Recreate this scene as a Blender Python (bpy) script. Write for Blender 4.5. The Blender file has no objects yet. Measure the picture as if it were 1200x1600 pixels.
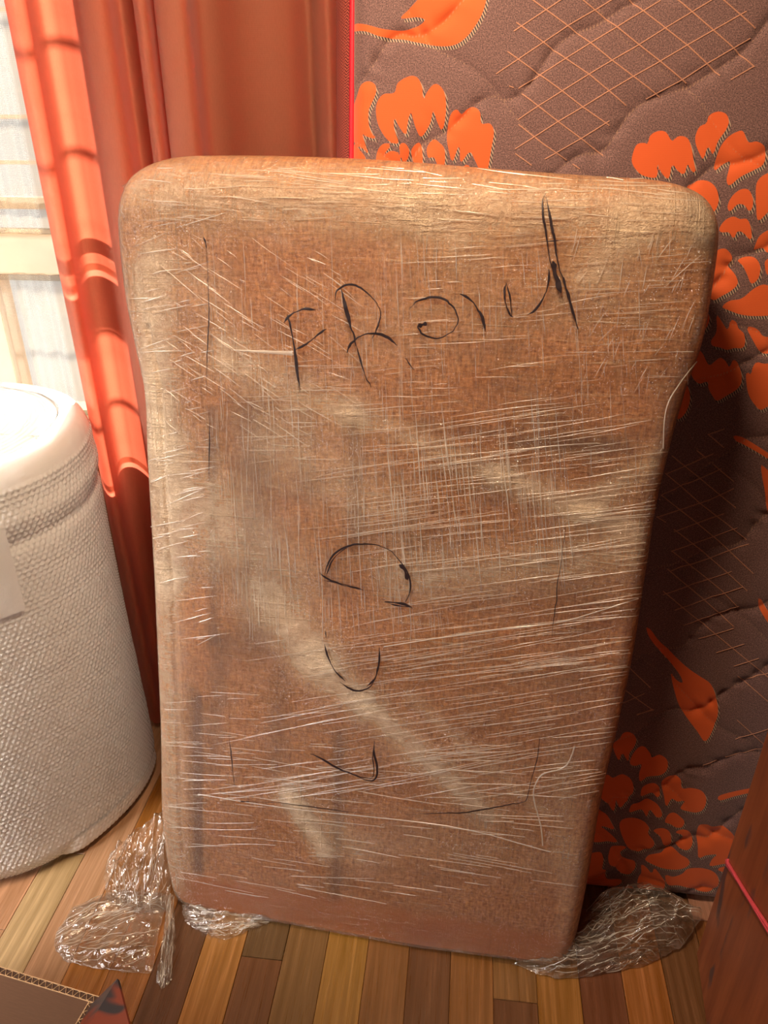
import bpy, bmesh, math, random
import numpy as np
from mathutils import Vector
from mathutils.bvhtree import BVHTree
random.seed(7); rng = np.random.RandomState(11)
SC = bpy.context.scene; COL = SC.collection
# ------------------------------------------------------------------ camera
FPX = 1200.0; PITCH = math.radians(28.3); YAW = math.radians(6.3); EYE = 1.35
cd = bpy.data.cameras.new('camera'); cam = bpy.data.objects.new('camera', cd); COL.objects.link(cam)
cam.location = (0, 0, EYE); cam.rotation_euler = (math.pi/2-PITCH, 0, YAW)
cd.sensor_fit = 'VERTICAL'; cd.sensor_height = 32.0; cd.lens = 32.0*FPX/1600.0; cd.clip_start = .01
SC.camera = cam
# ------------------------------------------------------------------ sky, sun, lamps, exposure
W = bpy.data.worlds.new('sky'); SC.world = W; W.use_nodes = True
bg = W.node_tree.nodes['Background']; bg.inputs[0].default_value = (.93, .96, 1.0, 1); bg.inputs[1].default_value = 1.0
sd = bpy.data.lights.new('sun', 'SUN'); sun = bpy.data.objects.new('sun', sd); COL.objects.link(sun)
sd.energy = 21.0; sd.angle = math.radians(.55); sd.color = (1, .9, .76)
SUN = Vector((.28, -1.0, -.235)); sun.rotation_euler = SUN.to_track_quat('-Z', 'Y').to_euler()
def area(name, loc, aim, size, power, col):
    d = bpy.data.lights.new(name, 'AREA'); o = bpy.data.objects.new(name, d); COL.objects.link(o)
    d.size = size; d.energy = power; d.color = col; o.location = loc
    o.rotation_euler = (Vector(aim)-Vector(loc)).to_track_quat('-Z', 'Y').to_euler()
    return o
area('ceiling_lamp', (-.16, .66, 2.02), (-.05, 1.05, .8), .20, 20, (1, .74, .49))
sw = area('left_fill_light', (-1.75, -.1, 1.55), (-1.05, 1.1, .6), .8, 16, (1, .93, .87)); sw.data.spread = math.radians(75)  # unseen fill, added to brighten the roll and the package's left side
bd = area('rear_glint_light', (.25, -2.85, 1.08), (.25, 1.0, 1.08), 1, 4, (1, .93, .86)); bd.data.shape = 'RECTANGLE'; bd.data.size = .8; bd.data.size_y = 1.75  # unseen panel behind the camera, added to put glints on the film
SC.view_settings.view_transform = 'Standard'; SC.view_settings.look = 'None'
SC.view_settings.exposure = 0.0; SC.view_settings.gamma = 1.0; SC.view_settings.use_curve_mapping = False
# ------------------------------------------------------------------ helpers: geometry
CF = np.array([-math.sin(YAW)*math.cos(PITCH), math.cos(YAW)*math.cos(PITCH), -math.sin(PITCH)])
CR = np.array([math.cos(YAW), math.sin(YAW), 0.]); CU = np.cross(CR, CF); CC = np.array([0, 0, EYE])
def ray(x, y): return CF*FPX+CR*(x-600)-CU*(y-800)
def on_plane(x, y, p0, n):
    d = ray(x, y); return CC+d*(np.dot(np.array(p0)-CC, n)/np.dot(d, n))
def at_z(x, y, z=0.): return on_plane(x, y, (0, 0, z), np.array([0, 0, 1.]))
def at_y(x, y, Y): return on_plane(x, y, (0, Y, 0), np.array([0, 1., 0]))
def proj(P):
    d = P-CC; w = d@CF
    return np.stack([600+FPX*(d@CR)/w, 800-FPX*(d@CU)/w], -1)
def hashn(i, j, s=0):
    v = np.sin(i*127.1+j*311.7+s*74.7)*43758.5453; return v-np.floor(v)
def vnoise(x, y, s=0):
    i = np.floor(x); j = np.floor(y); fx = x-i; fy = y-j
    fx = fx*fx*(3-2*fx); fy = fy*fy*(3-2*fy)
    return (hashn(i, j, s)*(1-fx)+hashn(i+1, j, s)*fx)*(1-fy)+(hashn(i, j+1, s)*(1-fx)+hashn(i+1, j+1, s)*fx)*fy
def fbm(x, y, s=0, o=4):
    r = 0; a = .5
    for k in range(o): r = r+a*vnoise(x*2**k, y*2**k, s+k); a *= .5
    return r
def catmull(P, sub=6, closed=False):
    P = np.array(P, float); n = len(P); out = []
    R = range(n) if closed else range(n-1)
    for i in R:
        g = (lambda k: P[k % n]) if closed else (lambda k: P[min(max(k, 0), n-1)])
        a, b, c, d = g(i-1), g(i), g(i+1), g(i+2)
        for t in np.arange(sub)/sub:
            out.append(.5*((2*b)+(c-a)*t+(2*a-5*b+4*c-d)*t*t+(3*b-a-3*c+d)*t**3))
    if not closed: out.append(P[-1])
    return np.array(out)
def resample(P, t):
    P = np.array(P, float); L = np.r_[0, np.cumsum(np.linalg.norm(np.diff(P, axis=0), axis=1))]; L /= L[-1]
    return np.stack([np.interp(t, L, P[:, k]) for k in range(P.shape[1])], -1)
def grid_faces(nr, nc, off=0, flip=False):
    i, j = np.meshgrid(np.arange(nr-1), np.arange(nc-1), indexing='ij'); a = (i*nc+j).ravel()+off
    f = np.stack([a, a+1, a+nc+1, a+nc], 1)
    return f[:, ::-1] if flip else f
def tagit(o, label=None, cat=None, group=None, kind=None):
    if label: o['label'] = label
    if cat: o['category'] = cat
    if group: o['group'] = group
    if kind: o['kind'] = kind
    return o
def mesh_np(name, V, F, mat, parent=None, smooth=True, attrs=None, uv=None):
    V = np.asarray(V, np.float32); me = bpy.data.meshes.new(name)
    F = np.asarray(F)
    me.vertices.add(len(V)); me.vertices.foreach_set('co', V.ravel())
    k = F.shape[1]; me.loops.add(F.size); me.loops.foreach_set('vertex_index', F.ravel().astype(np.int32))
    me.polygons.add(len(F)); me.polygons.foreach_set('loop_start', np.arange(0, F.size, k, dtype=np.int32))
    try: me.polygons.foreach_set('loop_total', np.full(len(F), k, np.int32))
    except Exception: pass
    me.update(calc_edges=True)
    if smooth: me.polygons.foreach_set('use_smooth', np.ones(len(F), bool))
    if attrs:
        for a, v in attrs.items():
            at = me.attributes.new(a, 'FLOAT', 'POINT'); at.data.foreach_set('value', np.asarray(v, np.float32).ravel())
    if uv is not None:
        u = me.uv_layers.new(name='UVMap'); u.data.foreach_set('uv', np.asarray(uv, np.float32)[F.ravel()].ravel())
    me.validate()
    if mat: me.materials.append(mat)
    o = bpy.data.objects.new(name, me); COL.objects.link(o)
    if parent: o.parent = parent
    return o
def obj(name, bm, mat, parent=None, smooth=False):
    me = bpy.data.meshes.new(name); bm.normal_update(); bm.to_mesh(me); bm.free()
    if mat: me.materials.append(mat)
    if smooth: me.polygons.foreach_set('use_smooth', [True]*len(me.polygons))
    o = bpy.data.objects.new(name, me); COL.objects.link(o)
    if parent: o.parent = parent
    return o
def empty(name, loc=(0, 0, 0)):
    o = bpy.data.objects.new(name, None); o.location = loc; COL.objects.link(o); o.empty_display_size = .1
    return o
def reorigin(root, loc):   # put a thing's empty at its base without moving the parts
    root.location = loc
    for c in root.children: c.location = Vector(c.location)-Vector(loc)
def box(bm, x0, x1, y0, y1, z0, z1, bev=0):
    r = bmesh.ops.create_cube(bm, size=1)
    for v in r['verts']:
        v.co = Vector((x0+(v.co.x+.5)*(x1-x0), y0+(v.co.y+.5)*(y1-y0), z0+(v.co.z+.5)*(z1-z0)))
    if bev:
        es = list({e for v in r['verts'] for e in v.link_edges})
        bmesh.ops.bevel(bm, geom=es, offset=bev, segments=2, affect='EDGES', profile=.5)
    return bm
def boxes(L, bev=0):
    bm = bmesh.new()
    for b in L: box(bm, *b, bev=bev)
    return bm
# ------------------------------------------------------------------ helpers: materials
class NT:
    def __init__(s, name):
        s.m = bpy.data.materials.new(name); s.m.use_nodes = True; s.t = s.m.node_tree
        s.t.nodes.clear(); s.out = s.t.nodes.new('ShaderNodeOutputMaterial')
    def n(s, ty, **kw):
        n = s.t.nodes.new('ShaderNode'+ty)
        for k, v in kw.items():
            if k.startswith('_'): setattr(n, k[1:], v)
            else:
                key = int(k[1:]) if k[0] == 'i' and k[1:].isdigit() else k.replace('__', ' ')
                s.put(n.inputs[key], v)
        return n
    def put(s, i, v):
        if hasattr(v, 'bl_idname') and hasattr(v, 'outputs'): v = v.outputs[0]
        if isinstance(v, bpy.types.NodeSocket): s.t.links.new(v, i)
        else: i.default_value = v
    def math(s, op, a, b=0., c=0., clamp=False):
        n = s.t.nodes.new('ShaderNodeMath'); n.operation = op; n.use_clamp = clamp
        s.put(n.inputs[0], a); s.put(n.inputs[1], b); s.put(n.inputs[2], c); return n.outputs[0]
    def map(s, vec, scale, rot=(0, 0, 0), loc=(0, 0, 0)):
        return s.n('Mapping', i0=vec, Scale=scale, Rotation=rot, Location=loc).outputs[0]
    def noise(s, vec, scale, detail=3, rough=.5, dist=0.):
        return s.n('TexNoise', Vector=vec, Scale=scale, Detail=detail, Roughness=rough, Distortion=dist).outputs[0]
    def mix(s, f, a, b):
        n = s.t.nodes.new('ShaderNodeMix'); n.data_type = 'RGBA'
        s.put(n.inputs[0], f); s.put(n.inputs[6], a); s.put(n.inputs[7], b); return n.outputs[2]
    def rng(s, v, a, b, c=0., d=1.):
        n = s.n('MapRange', i0=v, i1=a, i2=b, i3=c, i4=d); return n.outputs[0]
    def attr(s, nm): return s.n('Attribute', _attribute_name=nm).outputs['Fac']
    def bump(s, h, st, dist=.001): return s.n('Bump', Height=h, Strength=st, Distance=dist).outputs[0]
    def done(s, sh): s.put(s.out.inputs[0], sh); return s.m
def rgb(r, g, b):   # display value 0..255 to linear
    f = lambda c: (c/255/12.92) if c/255 <= .04045 else ((c/255+.055)/1.055)**2.4
    return (f(r), f(g), f(b), 1)
def simple(name, col, rough=.6, var=.12, scale=30, bump=.1, spec=.4, coat=0., dist=.001):
    t = NT(name); co = t.n('TexCoord').outputs['Object']
    nz = t.noise(co, scale, 4)
    c = t.mix(t.rng(nz, .3, .7), tuple(x*(1-var) for x in col[:3])+(1,), tuple(min(1, x*(1+var)) for x in col[:3])+(1,))
    b = t.n('BsdfPrincipled', Base__Color=c, Roughness=rough, Normal=t.bump(nz, bump, dist))
    b.inputs['Specular IOR Level'].default_value = spec; b.inputs['Coat Weight'].default_value = coat
    return t.done(b)
M_wall = simple('wall_plaster', rgb(150, 102, 64), .8, .05, 60)
M_ceil = simple('ceiling_plaster', rgb(170, 135, 105), .9, .04, 40)
M_frame = simple('painted_frame', rgb(226, 206, 180), .45, .04, 20)
M_rail = simple('grille_metal', rgb(225, 215, 200), .5)
# ------------------------------------------------------------------ setting
YW = 1.56
WX0, WX1, WZ0, WZ1 = -1.95, -.675, .66, 2.25
def struct(name, bm, m): return tagit(obj(name, bm, m), kind='structure')
struct('wall_back', boxes([(-2.6, WX0, YW, YW+.2, 0, 2.7), (WX1, 2.2, YW, YW+.2, 0, 2.7), (WX0, WX1, YW, YW+.2, 0, WZ0), (WX0, WX1, YW, YW+.2, WZ1, 2.7)]), M_wall)
struct('wall_left', boxes([(-2.8, -2.6, -3, YW+.2, 0, 2.7)]), M_wall)
struct('wall_right', boxes([(2.2, 2.4, -3, YW+.2, 0, 2.7)]), M_wall)
struct('wall_front', boxes([(-2.8, 2.4, -3.2, -3, 0, 2.7)]), M_wall)
struct('ceiling', boxes([(-2.8, 2.4, -3.2, YW+.2, 2.7, 2.8)]), M_ceil)
struct('baseboard_back', boxes([(-2.6, 2.2, YW-.014, YW, .0, .08)], .003), simple('baseboard_wood', rgb(120, 70, 35), .4))
# floor: bed board plus every strip near the pictured corner
def strip_mat():
    t = NT('laminate_strip'); co = t.n('TexCoord').outputs['Object']; oi = t.n('ObjectInfo')
    rnd = oi.outputs['Random']; off = t.n('CombineXYZ', X=t.math('MULTIPLY', rnd, 17.), Y=t.math('MULTIPLY', rnd, 31.), Z=0.).outputs[0]
    v = t.n('VectorMath', i0=co, i1=off).outputs[0]
    g1 = t.noise(t.map(v, (70, 3.0, 1)), 1.0, 5, .6, .6)
    g2 = t.noise(t.map(v, (330, 7, 1)), 1.0, 3, .6)
    wv = t.n('TexWave', Vector=t.map(v, (9, 1.1, 1)), Scale=2.2, Distortion=5., Detail=2.5).outputs['Fac']
    dark = t.mix(1.0, oi.outputs['Color'], (0, 0, 0, 1))
    c0 = t.n('HueSaturation', Value=.52, Saturation=1.1, Color=oi.outputs['Color']).outputs[0]
    c1 = t.mix(t.rng(g1, .35, .68), c0, oi.outputs['Color'])
    c2 = t.mix(t.rng(g2, .42, .62, .0, .55), c1, c0)
    c3 = t.mix(t.math('MULTIPLY', t.rng(wv, .55, .95), .38), c2, c0)
    b = t.n('BsdfPrincipled', Base__Color=c3, Roughness=t.rng(g2, .3, .7, .24, .38), Normal=t.bump(g2, .12))
    return t.done(b)
M_strip = strip_mat()
fl = tagit(obj('floor', boxes([(-2.8, 2.4, -3.2, YW+.2, -.12, -.0045)]), simple('floor_base', rgb(110, 70, 38), .5)), kind='structure')
GOLD, DARK, MIDD, REDD, PALE = (.41, .18, .055), (.18, .082, .036), (.27, .12, .046), (.28, .12, .046), (.58, .37, .21)
SW = .0745; XB = at_z(206, 1600)[0]
tones = {-7: PALE, -6: PALE, -5: PALE, -4: PALE, -3: PALE, -2: GOLD, -1: GOLD, 0: DARK, 1: GOLD, 2: DARK, 3: MIDD, 4: GOLD, 5: MIDD, 6: DARK, 7: REDD, 8: MIDD, 9: GOLD, 10: DARK, 11: GOLD, 12: DARK}  # pale left strips partly paint in the window's reflection
fixed = {(8): [(.0, .655, PALE), (.655, .775, DARK), (.775, 1.25, MIDD)]}
def strip_mesh(L):
    bm = box(bmesh.new(), .0004, SW-.0004, .0004, L-.0004, -.0045, 0)
    top = [e for e in bm.edges if all(v.co.z > -.001 for v in e.verts)]
    bmesh.ops.bevel(bm, geom=top, offset=.0008, segments=1, affect='EDGES')
    me = bpy.data.meshes.new('plank'); bm.to_mesh(me); bm.free(); me.materials.append(M_strip); return me
LENS = (.62, .78, .95); SM = {L: strip_mesh(L) for L in LENS}
def put_strip(me, x, y, c):
    o = bpy.data.objects.new('plank', me); COL.objects.link(o); o.parent = fl; o.location = (x, y, 0)
    o.color = (*[max(0, min(1, q*random.uniform(.88, 1.12))) for q in c], 1)
for k in range(-14, 17):
    x = XB+k*SW
    if k in fixed:
        for y0, y1, c in fixed[k]: put_strip(strip_mesh(y1-y0), x, y0, c)
        continue
    y = .02-random.choice((0, .15, .3, .45)); first = True
    while y < YW-.02:
        L = random.choice(LENS); c = random.choice((GOLD, DARK, MIDD, REDD, PALE, GOLD))
        if k in tones and y < 1.0 and y+L > .5: c = tones[k]
        if y+L > YW: put_strip(strip_mesh(YW-y), x, y, c); break
        put_strip(SM[L], x, y, c); y += L
# window
win = tagit(empty('window_1', (0, 0, 0)), kind='structure')
ys = YW+.045
RZ0, RZ1 = at_y(30, 430, ys)[2], at_y(30, 363, ys)[2]; SZ0, SZ1 = at_y(30, 427, ys-.022)[2], at_y(30, 364, ys-.022)[2]
obj('window_frame', boxes([(WX0, WX1, ys-.01, ys+.07, WZ0, WZ0+.045), (WX0, WX1, ys-.01, ys+.07, WZ1-.05, WZ1), (WX0, WX0+.05, ys-.01, ys+.07, WZ0+.045, WZ1-.05), (WX1-.03, WX1, ys-.01, ys+.07, WZ0+.045, WZ1-.05)], .004), M_frame, win)
obj('rail', boxes([(WX0+.05, WX1-.03, ys, ys+.05, RZ0, RZ1)], .006), M_frame, win)
MX = at_y(15, 520, ys)[0]
obj('stile', boxes([(MX-.11, MX, ys+.001, ys+.049, WZ0+.045, RZ0)], .006), M_frame, win)
obj('stile', boxes([(MX-.42, MX-.34, ys+.001, ys+.049, RZ1, WZ1-.05)], .006), M_frame, win)
obj('muntin', boxes([(WX0+.05, WX1-.03, ys+.004, ys+.024, RZ1+.045, RZ1+.068)], .003), M_frame, win)
obj('window_sill', boxes([(WX0-.03, WX1+.03, YW-.03, ys-.01, WZ0-.03, WZ0)], .006), M_frame, win)
gt = NT('window_glass'); fr = gt.math('ADD', .03, gt.math('MULTIPLY', gt.math('POWER', gt.n('LayerWeight', Blend=.5).outputs['Facing'], 5.), .6))
M_glass = gt.done(gt.n('MixShader', i0=fr, i1=gt.n('BsdfTransparent'), i2=gt.n('BsdfGlossy', Roughness=.02)))
obj('pane', boxes([(WX0+.05, WX1-.03, ys+.028, ys+.032, WZ0+.045, WZ1-.05)]), M_glass, win)
gr = tagit(empty('window_grille'), 'pale metal bars outside the window behind the sheer curtains', 'grille')
for z in [at_y(70, y, 1.33)[2]+.24*(YW+1.3-1.33) for y in (-80, 98, 275, 560, 672)]: obj('bar', boxes([(WX0, WX1, YW+1.3, YW+1.312, z, z+.014)], .003), M_rail, gr)
for x in (-1.9, -1.35): obj('bar', boxes([(x, x+.012, YW+1.313, YW+1.325, .8, 2.2)], .003), M_rail, gr)
# sheer curtains on the sashes
def sheer_mat():
    t = NT('sheer_voile'); co = t.n('TexCoord').outputs['Object']; x = t.n('SeparateXYZ', i0=co)
    wz = t.n('TexWave', _bands_direction='Z', Vector=co, Scale=95., Distortion=.6, Detail=1).outputs['Fac']
    wx = t.n('TexWave', _bands_direction='X', Vector=co, Scale=120., Distortion=.5, Detail=1).outputs['Fac']
    st = t.rng(t.noise(t.map(co, (26, 0, .0)), 1., 2), .46, .62)
    sz = t.rng(t.noise(t.map(co, (0, 0, 14)), 1., 3), .5, .62)
    dens = t.math('ADD', t.math('ADD', .30, t.math('MULTIPLY', st, .28)), t.math('ADD', t.math('MULTIPLY', sz, .12), t.math('MULTIPLY', t.math('MULTIPLY', wz, wx), .16)), clamp=True)
    c = t.mix(st, (.26, .235, .20, 1), (.17, .145, .11, 1))
    d = t.n('MixShader', i0=.5, i1=t.n('BsdfDiffuse', Color=t.mix(.5, c, (.9, .85, .75, 1))), i2=t.n('BsdfTranslucent', Color=c))
    return t.done(t.n('MixShader', i0=dens, i1=t.n('BsdfTransparent', Color=(1, .94, .84, 1)), i2=d))
M_sheer = sheer_mat()
def sheer(x0, x1, z0, z1, Y, lab):
    nx, nz = 260, 24; X = np.linspace(x0, x1, nx); Z = np.linspace(z0, z1, nz)
    XX, ZZ = np.meshgrid(X, Z); YY = Y+.006*np.sin(XX*95+2*np.sin(XX*21))+.003*np.sin(XX*41+ZZ*3)
    V = np.stack([XX, YY, ZZ], -1).reshape(-1, 3)
    r = empty('sheer_curtain', ((x0+x1)/2, Y, z0)); tagit(r, lab, 'sheer curtain', None)
    cl = mesh_np('cloth', V, grid_faces(nz, nx), M_sheer, r)
    rods = []
    for zz in (z0+.006, z1-.006):
        bm = bmesh.new(); box(bm, x0, x1, Y-.013, Y-.009, zz-.006, zz+.006, .0015); h = obj('hem', bm, M_sheer, r); rods.append(h)
    for c in [cl]+rods: c.location = -r.location
sheer(WX0+.05, WX1-.002, SZ1, WZ1-.055, ys-.022, 'cream checked sheer on the upper window pane above the white rail')
sheer(MX+.003, WX1-.002, WZ0+.05, SZ0, ys-.022, 'cream striped sheer on the lower window pane below the white rail')
# ------------------------------------------------------------------ orange drape
def drape_mat(name, col, tcol, w=.42):
    t = NT(name); co = t.n('TexCoord').outputs['Object']
    wz = t.n('TexWave', _bands_direction='Z', Vector=co, Scale=240., Distortion=1.2, Detail=2).outputs['Fac']
    nz = t.noise(t.map(co, (500, 500, 160)), 1., 2)
    h = t.math('ADD', wz, nz)
    c = t.mix(t.rng(nz, .3, .7), tuple(q*.86 for q in col[:3])+(1,), col)
    nb = t.bump(h, .25, .0006)
    s = t.n('MixShader', i0=w, i1=t.n('BsdfPrincipled', Base__Color=c, Roughness=.75, Normal=nb, Sheen__Weight=.15), i2=t.n('BsdfTranslucent', Color=tcol, Normal=nb))
    return t.done(s)
M_drape = drape_mat('orange_drape', (.42, .165, .095, 1), (1., .20, .12, 1), .45)
prof = [(8, 1.375), (12, 1.335), (24, 1.318), (40, 1.33), (50, 1.375), (62, 1.405), (82, 1.41), (100, 1.395), (116, 1.37), (121, 1.335), (119, 1.30), (128, 1.275), (148, 1.268), (166, 1.285), (176, 1.335), (186, 1.365), (200, 1.36), (210, 1.33), (208, 1.30), (216, 1.283), (228, 1.29), (236, 1.32), (242, 1.35), (240, 1.31), (244, 1.275), (262, 1.262), (282, 1.266), (292, 1.295), (296, 1.38), (306, 1.455), (335, 1.465), (370, 1.44), (410, 1.435), (450, 1.455), (480, 1.50), (498, 1.475), (515, 1.46), (535, 1.50), (560, 1.53), (600, 1.52), (660, 1.53), (700, 1.52)]
PL = catmull([(at_y(a, 0, b)[0], b) for a, b in prof], 7)
nz = 60; ZZ = np.linspace(.02, 2.45, nz); rows = []
for z in ZZ:
    t = np.arange(len(PL)); wob = .006*np.sin(z*2.3+t*.13)*(1-min(1, z/2.4))
    rows.append(np.stack([PL[:, 0]+.004*np.sin(z*3+t*.05)*(1-z/2.45), PL[:, 1]+wob, np.full(len(PL), z)], -1))
V = np.concatenate(rows)
dr = mesh_np('drape', V, grid_faces(nz, len(PL)), M_drape)
dr.data.materials[0] = M_drape
tagit(dr, 'orange drape hanging in deep folds between the window and the mattress', 'curtain')
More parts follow.
